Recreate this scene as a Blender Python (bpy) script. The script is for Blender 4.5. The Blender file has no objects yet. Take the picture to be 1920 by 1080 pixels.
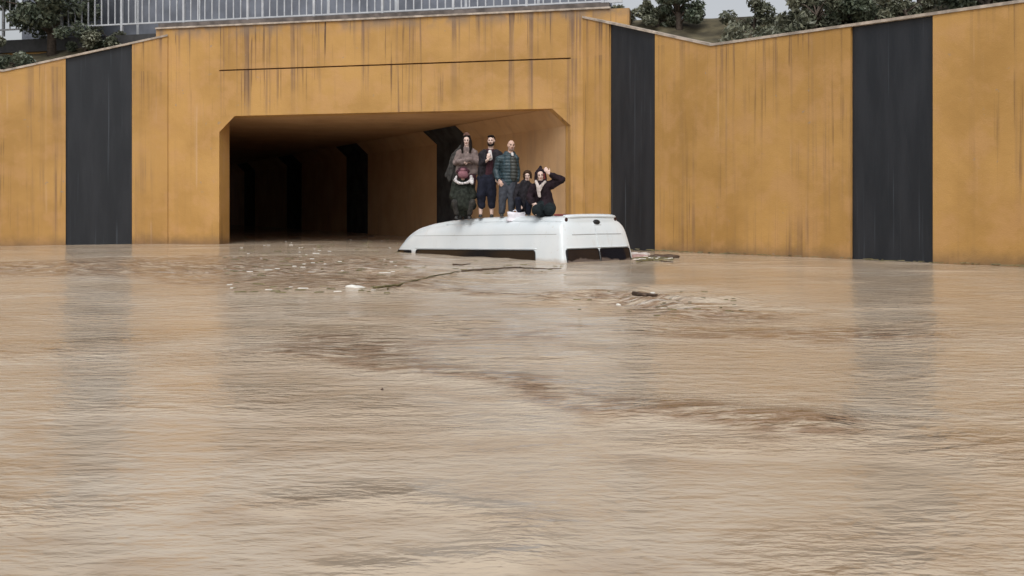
import bpy, bmesh, math, random
import numpy as np
from mathutils import Vector, Matrix, noise

# ---------------------------------------------------------------- camera, world, sun, exposure
SC = bpy.context.scene
COL = SC.collection
F = 1900.0            # focal length in photo pixels (1920 wide)
HZ = 390.0            # photo row of the horizon
CAMZ = 1.08           # height of the camera above the flood water
random.seed(7); RNG = np.random.default_rng(7)

cd = bpy.data.cameras.new('camera'); cam = bpy.data.objects.new('camera', cd); COL.objects.link(cam)
cam.location = (0, 0, CAMZ); cam.rotation_euler = (math.radians(90), 0, 0)
cd.sensor_width = 36; cd.lens = F/1920*36; cd.shift_y = -(540-HZ)/1920
cd.clip_start = 0.05; cd.clip_end = 3000
SC.camera = cam

SUN_EL, SUN_AZ = math.radians(52), math.radians(188)     # azimuth from +Y clockwise: behind the camera
w = bpy.data.worlds.new('World'); SC.world = w; w.use_nodes = True
wn = w.node_tree.nodes; wl = w.node_tree.links; wn.clear()
sky = wn.new('ShaderNodeTexSky'); sky.sky_type = 'NISHITA'; sky.sun_disc = False
sky.sun_elevation = SUN_EL; sky.sun_rotation = SUN_AZ; sky.dust_density = 4.0; sky.air_density = 1.0; sky.ozone_density = 1.0
hs = wn.new('ShaderNodeHueSaturation'); hs.inputs['Saturation'].default_value = 0.22; hs.inputs['Value'].default_value = 1.0
bg = wn.new('ShaderNodeBackground'); bg.inputs['Strength'].default_value = 0.15
wo = wn.new('ShaderNodeOutputWorld')
wl.new(sky.outputs[0], hs.inputs['Color']); wl.new(hs.outputs[0], bg.inputs['Color']); wl.new(bg.outputs[0], wo.inputs['Surface'])

sl = bpy.data.lights.new('sun', 'SUN'); so = bpy.data.objects.new('sun', sl); COL.objects.link(so)
sl.energy = 1.1; sl.angle = math.radians(40); sl.color = (1.0, 0.97, 0.93)
sdir = Vector((math.sin(SUN_AZ)*math.cos(SUN_EL), math.cos(SUN_AZ)*math.cos(SUN_EL), math.sin(SUN_EL)))
so.rotation_euler = sdir.to_track_quat('Z', 'Y').to_euler()
so.location = sdir*50
SC.view_settings.view_transform = 'Standard'; SC.view_settings.look = 'None'
SC.view_settings.gamma = 1; SC.view_settings.use_curve_mapping = False
SC.view_settings.exposure = -0.08
SC.cycles.max_bounces = 12; SC.cycles.diffuse_bounces = 9; SC.cycles.glossy_bounces = 4
SC.cycles.use_denoising = True

# ---------------------------------------------------------------- helpers
def tag(o, label=None, cat=None, group=None, kind=None):
    if label: o['label'] = label
    if cat: o['category'] = cat
    if group: o['group'] = group
    if kind: o['kind'] = kind
    return o
def empty(name, loc=(0,0,0), rot=(0,0,0), **k):
    o = bpy.data.objects.new(name, None); COL.objects.link(o)
    o.location = loc; o.rotation_euler = rot; o.empty_display_size = .1
    return tag(o, **k)
def mesh_obj(name, verts, faces, mat, parent=None, smooth=False, **k):
    me = bpy.data.meshes.new(name); me.from_pydata([tuple(v) for v in verts], [], [tuple(f) for f in faces]); me.update()
    me.materials.append(mat)
    if smooth: me.polygons.foreach_set('use_smooth', [True]*len(me.polygons))
    o = bpy.data.objects.new(name, me); COL.objects.link(o)
    if parent: o.parent = parent
    return tag(o, **k)
class MB:
    """collects simple solids"""
    def __init__(s): s.v=[]; s.f=[]
    def add(s, v, f):
        n=len(s.v); s.v += [tuple(q) for q in v]; s.f += [tuple(i+n for i in q) for q in f]; return s
    def hexa(s, p):     # 8 points: bottom loop 4, top loop 4
        return s.add(p, [(3,2,1,0),(4,5,6,7),(0,1,5,4),(1,2,6,5),(2,3,7,6),(3,0,4,7)])
    def box(s, a, b):
        x0,y0,z0=a; x1,y1,z1=b
        return s.hexa([(x0,y0,z0),(x1,y0,z0),(x1,y1,z0),(x0,y1,z0),(x0,y0,z1),(x1,y0,z1),(x1,y1,z1),(x0,y1,z1)])
    def tube(s, pts, r, n=8):
        pts=[Vector(p) for p in pts]; m=len(pts)
        rs = r if isinstance(r,(list,tuple)) else [r]*m
        base=len(s.v); up=Vector((0,0,1))
        for i,p in enumerate(pts):
            d=(pts[min(i+1,m-1)]-pts[max(i-1,0)]).normalized()
            a = d.cross(up) if abs(d.z)<.95 else d.cross(Vector((1,0,0)))
            a.normalize(); b=d.cross(a)
            for k in range(n):
                t=2*math.pi*k/n; s.v.append(tuple(p+(a*math.cos(t)+b*math.sin(t))*rs[i]))
        for i in range(m-1):
            for k in range(n):
                s.f.append((base+i*n+k, base+i*n+(k+1)%n, base+(i+1)*n+(k+1)%n, base+(i+1)*n+k))
        s.f.append(tuple(base+k for k in range(n))[::-1]); s.f.append(tuple(base+(m-1)*n+k for k in range(n)))
        return s
    def cone(s, a, b, ra, rb, n=14, m=4, flat=1.0, axis=None):   # capsule with two radii; flat squashes across 'axis'
        a=Vector(a); b=Vector(b); d=b-a; L=d.length
        d = d/L if L>1e-6 else Vector((0,0,1))
        rows=[]
        for i in range(m+1):
            t=math.pi/2*(1-i/m); rows.append((a-d*ra*math.sin(t), ra*math.cos(t)))
        for i in range(m+1):
            t=math.pi/2*i/m; rows.append((b+d*rb*math.sin(t), rb*math.cos(t)))
        u=d.cross(Vector((0,1,0)));
        if u.length<.1: u=d.cross(Vector((1,0,0)))
        u.normalize(); q=d.cross(u)
        base=len(s.v)
        for c,r in rows:
            r=max(r,1e-4)
            for k in range(n):
                t=2*math.pi*k/n; o=(u*math.cos(t)+q*math.sin(t))*r
                if axis is not None: o = o-axis*(o.dot(axis)*(1-flat))
                s.v.append(tuple(c+o))
        R=len(rows)
        for i in range(R-1):
            for k in range(n):
                s.f.append((base+i*n+k, base+i*n+(k+1)%n, base+(i+1)*n+(k+1)%n, base+(i+1)*n+k))
        s.f.append(tuple(base+k for k in range(n))[::-1]); s.f.append(tuple(base+(R-1)*n+k for k in range(n)))
        return s
    def ell(s, c, r, M=None, n=16, m=10):
        c=Vector(c); base=len(s.v)
        for i in range(m+1):
            t=math.pi*i/m
            for k in range(n):
                a=2*math.pi*k/n
                rr=max(math.sin(t),1e-3)
                o=Vector((r[0]*rr*math.cos(a), r[1]*rr*math.sin(a), r[2]*math.cos(t)))
                if M: o=M@o
                s.v.append(tuple(c+o))
        for i in range(m):
            for k in range(n):
                s.f.append((base+i*n+k, base+(i+1)*n+k, base+(i+1)*n+(k+1)%n, base+i*n+(k+1)%n))
        s.f.append(tuple(base+k for k in range(n))); s.f.append(tuple(base+m*n+k for k in range(n))[::-1])
        return s
    def build(s, name, mat, parent=None, smooth=False, **k):
        return mesh_obj(name, s.v, s.f, mat, parent, smooth, **k)
def remeshed(mb, name, mat, parent, voxel, fold=0, fscale=(9,9,5), smooth_it=3, quilt=None, **k):
    """one continuous skin round everything collected in mb"""
    me=bpy.data.meshes.new('tmp'); me.from_pydata(mb.v,[],mb.f); me.update()
    bm=bmesh.new(); bm.from_mesh(me); bmesh.ops.recalc_face_normals(bm, faces=bm.faces); bm.to_mesh(me); bm.free()
    o=bpy.data.objects.new('tmp',me); COL.objects.link(o)
    m=o.modifiers.new('r','REMESH'); m.mode='VOXEL'; m.voxel_size=voxel; m.use_smooth_shade=True
    s=o.modifiers.new('s','SMOOTH'); s.factor=.5; s.iterations=smooth_it
    dg=bpy.context.evaluated_depsgraph_get(); dg.update()
    out=bpy.data.meshes.new_from_object(o.evaluated_get(dg)); out.name=name
    bpy.data.objects.remove(o)
    n=len(out.vertices)
    if (fold or quilt) and n:
        co=[v.co.copy() for v in out.vertices]; no=[v.normal.copy() for v in out.vertices]
        for i in range(n):
            d=0
            if fold:
                q=Vector((co[i].x*fscale[0],co[i].y*fscale[1],co[i].z*fscale[2]))
                q+=noise.noise_vector(q*.7)*.9
                d+=fold*(noise.noise(q)+.5*noise.noise(q*2.3))
            if quilt: d+=quilt(co[i])
            out.vertices[i].co=co[i]+no[i]*d
    out.materials.clear(); out.materials.append(mat)
    out.polygons.foreach_set('use_smooth',[True]*len(out.polygons))
    o=bpy.data.objects.new(name,out); COL.objects.link(o); o.parent=parent
    return tag(o,**k)
def at(px, py, D):
    return Vector(((px-960)/F*D, D, CAMZ-(py-HZ)/F*D))
def on_water(px, py):
    D=CAMZ*F/(py-HZ); return Vector(((px-960)/F*D, D, 0))

# ---------------------------------------------------------------- materials
def new_mat(name):
    m=bpy.data.materials.new(name); m.use_nodes=True; nt=m.node_tree
    b=nt.nodes['Principled BSDF']; return m,nt,b
def N(nt,t,**k):
    n=nt.nodes.new(t)
    for a,v in k.items(): setattr(n,a,v)
    return n
def val(nt, op, a, b=None, clamp=False):
    n=N(nt,'ShaderNodeMath',operation=op,use_clamp=clamp)
    for i,x in enumerate((a,b)):
        if x is None: continue
        if hasattr(x,'is_linked') or isinstance(x,bpy.types.NodeSocket): nt.links.new(x,n.inputs[i])
        else: n.inputs[i].default_value=x
    return n.outputs[0]
def mixc(nt, fac, a, b, blend='MIX'):
    n=N(nt,'ShaderNodeMix',data_type='RGBA',blend_type=blend)
    for i,x in ((0,fac),(6,a),(7,b)):
        if isinstance(x,bpy.types.NodeSocket): nt.links.new(x,n.inputs[i])
        else: n.inputs[i].default_value = x if i==0 else (x[0],x[1],x[2],1)
    return n.outputs[2]
def ramp(nt, fac, a, b, c0=0.0, c1=1.0):
    n=N(nt,'ShaderNodeMapRange'); n.interpolation_type='SMOOTHSTEP'
    nt.links.new(fac,n.inputs[0]); n.inputs[1].default_value=a; n.inputs[2].default_value=b
    n.inputs[3].default_value=c0; n.inputs[4].default_value=c1
    return n.outputs[0]
def noise_t(nt, vec, scale, detail=4, rough=.55, dist=0.0, stretch=None):
    if stretch:
        mp=N(nt,'ShaderNodeMapping'); mp.inputs['Scale'].default_value=stretch; nt.links.new(vec,mp.inputs[0]); vec=mp.outputs[0]
    n=N(nt,'ShaderNodeTexNoise'); n.inputs['Scale'].default_value=scale; n.inputs['Detail'].default_value=detail
    n.inputs['Roughness'].default_value=rough; n.inputs['Distortion'].default_value=dist
    nt.links.new(vec,n.inputs['Vector']); return n.outputs['Fac']
def bump(nt, b, h, strength=.3, dist=.01):
    n=N(nt,'ShaderNodeBump'); n.inputs['Strength'].default_value=strength; n.inputs['Distance'].default_value=dist
    nt.links.new(h,n.inputs['Height']); nt.links.new(n.outputs[0],b.inputs['Normal']); return n
def simple(name, col, rough=.6, var=.15, nscale=12, metal=0, bmp=.2, bscale=60, spec=None, coat=0):
    m,nt,b=new_mat(name)
    g=N(nt,'ShaderNodeNewGeometry').outputs['Position']
    n=noise_t(nt,g,nscale)
    dark=tuple(c*(1-var) for c in col); lite=tuple(min(1,c*(1+var)) for c in col)
    nt.links.new(mixc(nt,ramp(nt,n,.3,.7),dark,lite),b.inputs['Base Color'])
    b.inputs['Roughness'].default_value=rough; b.inputs['Metallic'].default_value=metal
    if spec is not None: b.inputs['Specular IOR Level'].default_value=spec
    b.inputs['Coat Weight'].default_value=coat
    if bmp: bump(nt,b,noise_t(nt,g,bscale),bmp,.004)
    return m

def wall_mat():
    m,nt,b=new_mat('ochre_painted_concrete')
    g=N(nt,'ShaderNodeNewGeometry').outputs['Position']
    sx=N(nt,'ShaderNodeSeparateXYZ'); nt.links.new(g,sx.inputs[0]); z=sx.outputs[2]
    base=mixc(nt,ramp(nt,noise_t(nt,g,.55,5),.3,.7),(.40,.222,.060),(.53,.305,.095))
    # formwork panels: soft rectangular shifts of the paint
    base=mixc(nt,ramp(nt,noise_t(nt,g,1.6,5,.6),.45,.65,0,.5),base,(.53,.30,.125))
    # rain streaks running down from the ledge and from the joint
    st=noise_t(nt,g,1.0,3,.6,stretch=(5.2,5.2,.10))
    st2=val(nt,'MULTIPLY',noise_t(nt,g,1.0,3,.55,stretch=(13,13,.22)),ramp(nt,noise_t(nt,g,.9,3,stretch=(1,1,.4)),.38,.60,.72,1.06))
    top=ramp(nt,z,5.1,6.5); mid=val(nt,'MULTIPLY',ramp(nt,z,3.9,5.15),val(nt,'LESS_THAN',z,5.15))
    mask=val(nt,'ADD',val(nt,'MULTIPLY',top,.9),val(nt,'MULTIPLY',mid,.35)); mask=val(nt,'ADD',mask,ramp(nt,noise_t(nt,g,.45,3),.42,.62,.08,.55))
    f=val(nt,'MULTIPLY',ramp(nt,st,.50,.68),mask,True)
    base=mixc(nt,f,base,(.20,.12,.07))
    f2=val(nt,'MULTIPLY',ramp(nt,st2,.56,.70),val(nt,'MULTIPLY',mask,.9),True)
    base=mixc(nt,f2,base,(.11,.06,.03))
    # grime band under the ledge
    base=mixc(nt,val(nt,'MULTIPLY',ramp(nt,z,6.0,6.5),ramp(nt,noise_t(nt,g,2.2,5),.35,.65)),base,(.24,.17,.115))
    # pale lime washed runs
    st3=noise_t(nt,g,1.0,2,.5,stretch=(7,7,.16))
    base=mixc(nt,val(nt,'MULTIPLY',ramp(nt,st3,.62,.76,0,.30),ramp(nt,noise_t(nt,g,.6,2),.45,.6)),base,(.60,.42,.28))
    # tide mark near the water
    base=mixc(nt,ramp(nt,val(nt,'ADD',z,val(nt,'MULTIPLY',noise_t(nt,g,1.6,5,.65),.5)),.62,.12,0,.85),base,(.17,.105,.06))
    nt.links.new(base,b.inputs['Base Color']); b.inputs['Roughness'].default_value=.70
    hgt=val(nt,'ADD',noise_t(nt,g,38,5),val(nt,'MULTIPLY',noise_t(nt,g,3.0,3),3.5))
    chip=ramp(nt,noise_t(nt,g,4.2,6,.7),.66,.70,0,.8); base=mixc(nt,chip,base,(.30,.24,.18)); nt.links.new(base,b.inputs['Base Color'])
    bump(nt,b,hgt,.35,.012)
    return m
M_wall=wall_mat()
def tunnel_mat():
    m,nt,b=new_mat('tunnel_ochre_concrete')
    g=N(nt,'ShaderNodeNewGeometry').outputs['Position']
    c=mixc(nt,ramp(nt,noise_t(nt,g,.8,5),.3,.7),(.47,.29,.145),(.55,.355,.19))  # interior brightness put into the colour: paler ochre than the outer face
    c=mixc(nt,ramp(nt,noise_t(nt,g,1.0,4,stretch=(2.5,2.5,.3)),.50,.75,0,.35),c,(.28,.19,.125))
    nt.links.new(c,b.inputs['Base Color']); b.inputs['Roughness'].default_value=.8
    bump(nt,b,noise_t(nt,g,30,5),.4,.012); return m
M_tun=tunnel_mat()
def black_mat():
    m,nt,b=new_mat('dark_slate_panel')
    g=N(nt,'ShaderNodeNewGeometry').outputs['Position']
    c=mixc(nt,ramp(nt,noise_t(nt,g,1.0,4,stretch=(3,3,.5)),.35,.65),(.008,.011,.016),(.017,.020,.026))
    c=mixc(nt,ramp(nt,noise_t(nt,g,1.0,3,stretch=(14,14,.22)),.60,.72,0,.6),c,(.075,.09,.11))
    nt.links.new(c,b.inputs['Base Color']); b.inputs['Roughness'].default_value=.45
    bump(nt,b,noise_t(nt,g,30,4),.25,.006); return m
M_black=black_mat()
M_joint=simple('brown_joint_filler',(.13,.065,.025),.8,.4,8)
M_black2=simple('matt_dark_wall_paint',(.050,.050,.052),.95,.3,2,bmp=.3,bscale=20,spec=.05)
M_conc=simple('weathered_concrete',(.42,.36,.30),.8,.35,3.5,bscale=40)
M_kerb=simple('stained_parapet_concrete',(.13,.11,.10),.85,.4,3,bscale=30)
M_rail=simple('painted_grey_steel',(.50,.52,.55),.4,.12,5,metal=.25,bmp=.05)
M_barrier=simple('blue_grey_barrier',(.15,.165,.20),.65,.25,1.2,bmp=.1)
M_soil=simple('wet_scrub_soil',(.10,.085,.05),.95,.5,2.2,bmp=.8,bscale=14)
M_road=simple('wet_asphalt',(.05,.05,.052),.4,.2,6)
M_white=None
def van_paint():
    m,nt,b=new_mat('white_van_paint')
    g=N(nt,'ShaderNodeTexCoord').outputs['Object']
    p=N(nt,'ShaderNodeNewGeometry').outputs['Position']
    sx=N(nt,'ShaderNodeSeparateXYZ'); nt.links.new(p,sx.inputs[0]); z=sx.outputs[2]
    c=mixc(nt,ramp(nt,noise_t(nt,g,1.3,4),.35,.7),(.70,.765,.80),(.76,.81,.835))
    c=mixc(nt,ramp(nt,noise_t(nt,g,1.0,4,stretch=(9,9,1.2)),.58,.75,0,.28),c,(.55,.53,.49))
    sp=val(nt,'MULTIPLY',ramp(nt,noise_t(nt,g,11,5,.7),.60,.68),ramp(nt,noise_t(nt,g,.9,2),.45,.65)); c=mixc(nt,val(nt,'MULTIPLY',sp,.35),c,(.50,.42,.34))
    # mud line just above the water
    zz=val(nt,'ADD',z,val(nt,'MULTIPLY',noise_t(nt,p,7,4),.09))
    c=mixc(nt,ramp(nt,zz,.14,.045,0,.55),c,(.42,.33,.25))
    nt.links.new(c,b.inputs['Base Color']); b.inputs['Roughness'].default_value=.30
    b.inputs['Coat Weight'].default_value=.35; b.inputs['Coat Roughness'].default_value=.12
    bump(nt,b,noise_t(nt,g,3,2),.15,.01); return m
M_van=van_paint(); M_seam=simple('grey_seam',(.38,.39,.40),.6,.1,20,bmp=0)
def glass_mat():
    m,nt,b=new_mat('dark_van_glass')
    p=N(nt,'ShaderNodeNewGeometry').outputs['Position']
    sx=N(nt,'ShaderNodeSeparateXYZ'); nt.links.new(p,sx.inputs[0]); z=sx.outputs[2]
    zz=val(nt,'ADD',z,val(nt,'MULTIPLY',noise_t(nt,p,2.6,4),-.30))
    f=ramp(nt,zz,-.085,-.125,0,.6)
    c=mixc(nt,f,(.010,.009,.012),(.20,.155,.13))
    nt.links.new(c,b.inputs['Base Color']); nt.links.new(ramp(nt,f,0,.8,.06,.5),b.inputs['Roughness'])
    return m
M_glass=glass_mat(); M_glass2=simple('black_side_glass',(.010,.010,.012),.10,.1,9,bmp=0)
M_rubber=simple('black_rubber',(.012,.012,.013),.6,.1,20,bmp=0)
M_lampred=simple('dark_red_lamp_lens',(.035,.010,.010),.15,.1,20,bmp=0)
M_skin=simple('skin',(.60,.40,.32),.5,.12,18,bmp=.1,bscale=90)
M_skin2=simple('fair_skin',(.68,.50,.43),.5,.1,18,bmp=.1,bscale=90)
M_lip=simple('lips',(.30,.10,.09),.4,.05,20,bmp=0)
M_eye=simple('eye_dark',(.02,.014,.010),.2,.1,20,bmp=0)
M_hair=simple('dark_hair',(.010,.007,.006),.8,.4,60,bmp=.6,bscale=160,spec=.15)
M_brown=simple('brown_hair',(.05,.028,.016),.8,.4,60,bmp=.6,bscale=160,spec=.15)
M_stub=simple('grey_stubble',(.24,.16,.13),.7,.3,80,bmp=.3,bscale=160)
def cloth(name,col,**k): return simple(name,col,.85,k.get('var',.22),k.get('ns',14),bmp=.5,bscale=120,spec=.2)
M_beige=cloth('taupe_knit',(.20,.155,.145))
M_greycoat=cloth('dark_grey_coat',(.045,.043,.040),var=.4)
M_maroon=cloth('dark_maroon_fabric',(.055,.022,.030))
M_green=cloth('dark_green_wool',(.024,.028,.022),var=.45)
M_pink=cloth('dusty_pink_knit',(.24,.11,.13))
M_scarf=cloth('white_patterned_scarf',(.55,.52,.52),var=.5,ns=30)
M_navy=cloth('navy_fabric',(.013,.015,.027))
M_blackj=cloth('black_jacket_fabric',(.020,.018,.022),var=.4)
M_teal=simple('teal_puffer_nylon',(.022,.046,.058),.5,.3,10,bmp=.3,bscale=60)
M_olive=simple('olive_puffer_front',(.034,.038,.034),.5,.35,12,bmp=.3,bscale=60)
M_jean=cloth('grey_blue_jeans',(.060,.066,.082))
M_plum=cloth('plum_black_jacket',(.017,.010,.014),var=.45)
M_tealtr=cloth('dark_teal_trousers',(.012,.018,.021))
M_wscarf=cloth('off_white_scarf',(.50,.44,.41))
M_tee=cloth('pale_grey_shirt',(.62,.60,.60))
M_shoe=simple('dark_shoe',(.02,.02,.02),.5,.2,20,bmp=0)
M_bag=simple('white_plastic_bag',(.76,.74,.80),.35,.08,12,bmp=.6,bscale=22)
M_foam=simple('white_polystyrene',(.70,.68,.63),.7,.15,14)
M_reed=simple('wet_reed',(.13,.11,.045),.6,.4,12)
M_wood=simple('wet_driftwood',(.075,.045,.028),.6,.4,18)
M_trash=simple('pale_plastic_litter',(.52,.47,.45),.4,.2,10)
M_pinkl=simple('washed_out_pink_plastic',(.38,.24,.22),.5,.25,10)
M_redst=simple('dark_red_cloth',(.16,.02,.02),.7,.2,10)
M_phone=simple('black_phone',(.01,.01,.012),.2,.1,10,bmp=0)

# ---------------------------------------------------------------- flood water
def vnoise(x, y, seed):
    xi=np.floor(x).astype(np.int64); yi=np.floor(y).astype(np.int64); fx=x-xi; fy=y-yi
    def h(a,b):
        n=(a*374761393+b*668265263+seed*974634777)&0xffffffff
        n=((n^(n>>13))*1274126177)&0xffffffff
        return ((n^(n>>16))&0xffff)/65535.0*2-1
    u=fx*fx*fx*(fx*(fx*6-15)+10); v=fy*fy*fy*(fy*(fy*6-15)+10)
    return (h(xi,yi)*(1-u)+h(xi+1,yi)*u)*(1-v)+(h(xi,yi+1)*(1-u)+h(xi+1,yi+1)*u)*v
def band(X, Y, pts, width):
    P=[on_water(*p) for p in pts]; best=np.full(X.shape,1e9)
    for a,b in zip(P[:-1],P[1:]):
        dx,dy=b.x-a.x,b.y-a.y; t=np.clip(((X-a.x)*dx+(Y-a.y)*dy)/(dx*dx+dy*dy),0,1)
        d=np.hypot(X-a.x-t*dx,Y-a.y-t*dy); best=np.minimum(best,d)
    return np.exp(-(best/width)**2)
def build_water():
    D=[1.0]
    while D[-1]<95: D.append(D[-1]*1.0075)
    k=np.concatenate([np.linspace(-1.6,-.6,50)[:-1],np.linspace(-.6,.6,520),np.linspace(.6,1.6,50)[1:]])
    D=np.array(D); Y,K=np.meshgrid(D,k,indexing='ij'); X=K*Y
    wob=.35*vnoise(X*.8,Y*.8,3)
    r=np.full(X.shape,.10)+.12*np.clip((Y-7)/8,0,1)
    pt=vnoise(X*.45+.4*vnoise(X,Y,91),Y*.8,11)+.5*vnoise(X*1.3,Y*2.2,12); r+=.75*np.clip(pt-.12,0,1)**1.3
    r+=1.0*band(X,Y+wob*.35,[(560,652),(656,662),(760,690),(900,706),(980,716),(1060,750),(1140,768),(1264,772),(1500,800)],.30)
    r+=.55*band(X+wob*.4,Y,[(560,940),(656,930),(740,930),(800,945),(880,960),(940,985),(955,1040)],.13)
    r+=.40*band(X,Y,[(656,1075),(760,1060),(900,1040)],.10)
    r+=1.7*band(X,Y,[(200,500),(560,500),(656,500),(730,515)],3.2)
    r+=1.1*band(X,Y,[(1175,552),(1264,580),(1380,590)],.75)
    r+=.45*band(X,Y,[(0,600),(656,610),(1264,640),(1920,640)],2.6)*np.clip(.6+vnoise(X*.7,Y*1.1,61),0,1.4)
    r*= 1-.75*band(X,Y,[(840,505),(1000,520),(1120,525)],2.2)
    r*= 1-.7*band(X,Y,[(1190,500),(1262,515)],1.6)      # calmer water in the lee of the van
    r=np.clip(r,.08,2.2)
    Z=np.zeros(X.shape)
    for wl_,amp,sd,an in ((3.2,.030,1,1.3),(1.5,.017,2,1.5),(.75,.009,3,1.6),(.36,.0042,4,1.7),(.18,.0020,5,1.7)):
        fade=np.clip((wl_/(Y*.0075)-2)/3,0,1)
        a=.25; xr=X*math.cos(a)+Y*math.sin(a); yr=-X*math.sin(a)+Y*math.cos(a)
        n=vnoise(xr/wl_+.6*vnoise(X/wl_/2,Y/wl_/2,sd+50),yr*an/wl_,sd)
        n2=1-2*np.abs(vnoise(xr/wl_*.8+7,yr*an/wl_*.9+3,sd+20))
        Z+=amp*fade*(.6*n+.4*n2)*(.25+r)
    # standing waves where the current breaks to the right of the van
    c=on_water(1215,560); g=np.exp(-((X-c.x)/1.3)**2-((Y-c.y)/1.6)**2)
    Z+=g*.06*np.sin((Y-c.y)*6.0+1.6*vnoise(X*.9,Y*.9,44)*3)*(1+.5*vnoise(X*2,Y*3,45))
    cm=band(X,Y,[(200,500),(560,500),(656,500),(735,512)],3.4)
    Z+=cm*(.045*vnoise(X/1.6+.5*vnoise(X/2,Y/2,70),Y/.85,71)+.028*(1-2*np.abs(vnoise(X/1.1,Y/.6,72))))
    foam=np.clip(.9*band(X,Y,[(300,500),(560,495),(656,500),(720,530)],3.2)*np.clip(vnoise(X*.9,Y*.8,31)+.35,0,1)
        +.9*band(X,Y,[(1150,556),(1264,580)],.55)+.8*band(X,Y,[(1190,486),(1225,488),(1264,497)],.5)
        +.35*band(X,Y,[(1080,568),(1264,574)],.22),0,1)
    n0,n1=X.shape
    verts=np.stack([X,Y,Z],-1).reshape(-1,3)
    idx=np.arange(n0*n1).reshape(n0,n1)
    q=np.stack([idx[:-1,:-1],idx[:-1,1:],idx[1:,1:],idx[1:,:-1]],-1).reshape(-1,4)
    nv=len(verts)
    far=np.array([(-1200,-400,-.09),(1200,-400,-.09),(1200,1500,-.09),(-1200,1500,-.09)])
    verts=np.vstack([verts,far]); q=np.vstack([q,[[nv,nv+1,nv+2,nv+3]]])
    me=bpy.data.meshes.new('flood_water'); me.vertices.add(len(verts)); me.vertices.foreach_set('co',verts.ravel())
    me.loops.add(q.size); me.loops.foreach_set('vertex_index',q.ravel().astype(np.int32))
    me.polygons.add(len(q)); me.polygons.foreach_set('loop_start',np.arange(0,q.size,4).astype(np.int32))
    me.polygons.foreach_set('use_smooth',np.ones(len(q),bool)); me.update(calc_edges=True)
    for nm,arr,d in (('ripple',r,.4),('foam',foam,0)):
        at_=me.attributes.new(nm,'FLOAT','POINT'); at_.data.foreach_set('value',np.concatenate([arr.ravel(),[d]*4]).astype(np.float32))
    m,nt,b=new_mat('muddy_flood_water')
    p=N(nt,'ShaderNodeNewGeometry').outputs['Position']
    ar=N(nt,'ShaderNodeAttribute',attribute_name='ripple').outputs['Fac']
    af=N(nt,'ShaderNodeAttribute',attribute_name='foam').outputs['Fac']
    c=mixc(nt,ramp(nt,noise_t(nt,p,.32,5,.55,.6,stretch=(1,1.6,1)),.35,.68),(.475,.375,.27),(.545,.46,.36))
    c=mixc(nt,ramp(nt,noise_t(nt,p,1.5,4,.55,.5,stretch=(1,1.8,1)),.46,.72,0,.45),c,(.36,.25,.155))
    c=mixc(nt,val(nt,'MULTIPLY',ramp(nt,ar,.60,1.25,0,.85),ramp(nt,noise_t(nt,p,4.0,4,.55,.4,stretch=(1,1.9,1)),.36,.60)),c,(.25,.155,.092))  # darker brown on strong ripples: weaker sky reflection put into the colour
    fm=val(nt,'MULTIPLY',ramp(nt,noise_t(nt,p,2.6,6,.62,.6,stretch=(1,3.6,1)),.50,.66),val(nt,'MULTIPLY',af,.75),True)
    c=mixc(nt,fm,c,(.66,.60,.53))
    nt.links.new(c,b.inputs['Base Color']); b.inputs['IOR'].default_value=1.333
    nt.links.new(ramp(nt,fm,0,1,.10,.6),b.inputs['Roughness'])
    h1=noise_t(nt,p,4.5,2.5,.5,.25,stretch=(1,2.1,1)); h2=noise_t(nt,p,14,2.5,.5,.35,stretch=(1,2.0,1)); h3=noise_t(nt,p,42,2,.5,.3,stretch=(1,1.8,1))
    h=val(nt,'ADD',val(nt,'MULTIPLY',h1,.070),val(nt,'ADD',val(nt,'MULTIPLY',h2,.029),val(nt,'MULTIPLY',h3,.0060)))
    hh=val(nt,'MULTIPLY',h,val(nt,'ADD',val(nt,'MULTIPLY',ar,1.15),.05))
    bn=bump(nt,b,hh,1.0,1.0)
    me.materials.append(m)
    o=bpy.data.objects.new('flood_water',me); COL.objects.link(o); tag(o,kind='structure')
build_water()
mesh_obj('ground',[(-1500,-500,-2.2),(1500,-500,-2.2),(1500,1700,-2.2),(-1500,1700,-2.2)],[(0,1,2,3)],M_soil,kind='structure')

# ---------------------------------------------------------------- underpass
C0=Vector((1.925,27.5,0)); U=Vector((-.9726,.2322,0)); NIN=Vector((.2322,.9726,0))       # along the face (leftwards), into the bridge
V=Vector((-.457,.889,0)).normalized(); VO=Vector((V.y,-V.x,0))                               # into the tunnel, and sideways to the right
S0,S1=.338,10.9; ZS,ZT=3.80,6.455
def fp(s,d,z): return C0+U*s+NIN*d+Vector((0,0,z))
def slab(s0,s1,d0,d1,z0,z1):
    return [fp(s0,d0,z0),fp(s1,d0,z0),fp(s1,d1,z0),fp(s0,d1,z0),fp(s0,d0,z1),fp(s1,d0,z1),fp(s1,d1,z1),fp(s0,d1,z1)]
br=empty('road_underpass',C0,label='ochre painted concrete road underpass with dark flooded opening behind the white van',cat='underpass')
def bpart(name,mb,mat,**k):
    mb.v=[tuple(Vector(v)-C0) for v in mb.v]; return mb.build(name,mat,br,**k)
bpart('upper_beam',MB().hexa(slab(S0,S1,0,.6,5.175,ZT)),M_wall)
bpart('lower_beam',MB().hexa(slab(S0,S1,0,.6,ZS,5.135)),M_wall)
bpart('beam_joint',MB().hexa(slab(S0,S1,.07,.58,5.135,5.175)),M_joint)
bpart('abutment',MB().hexa(slab(-1.26,S0,0,.45,-2,ZT)),M_wall)
bpart('abutment',MB().hexa(slab(S1,13.0,0,.6,-2,ZT)),M_wall)
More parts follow.
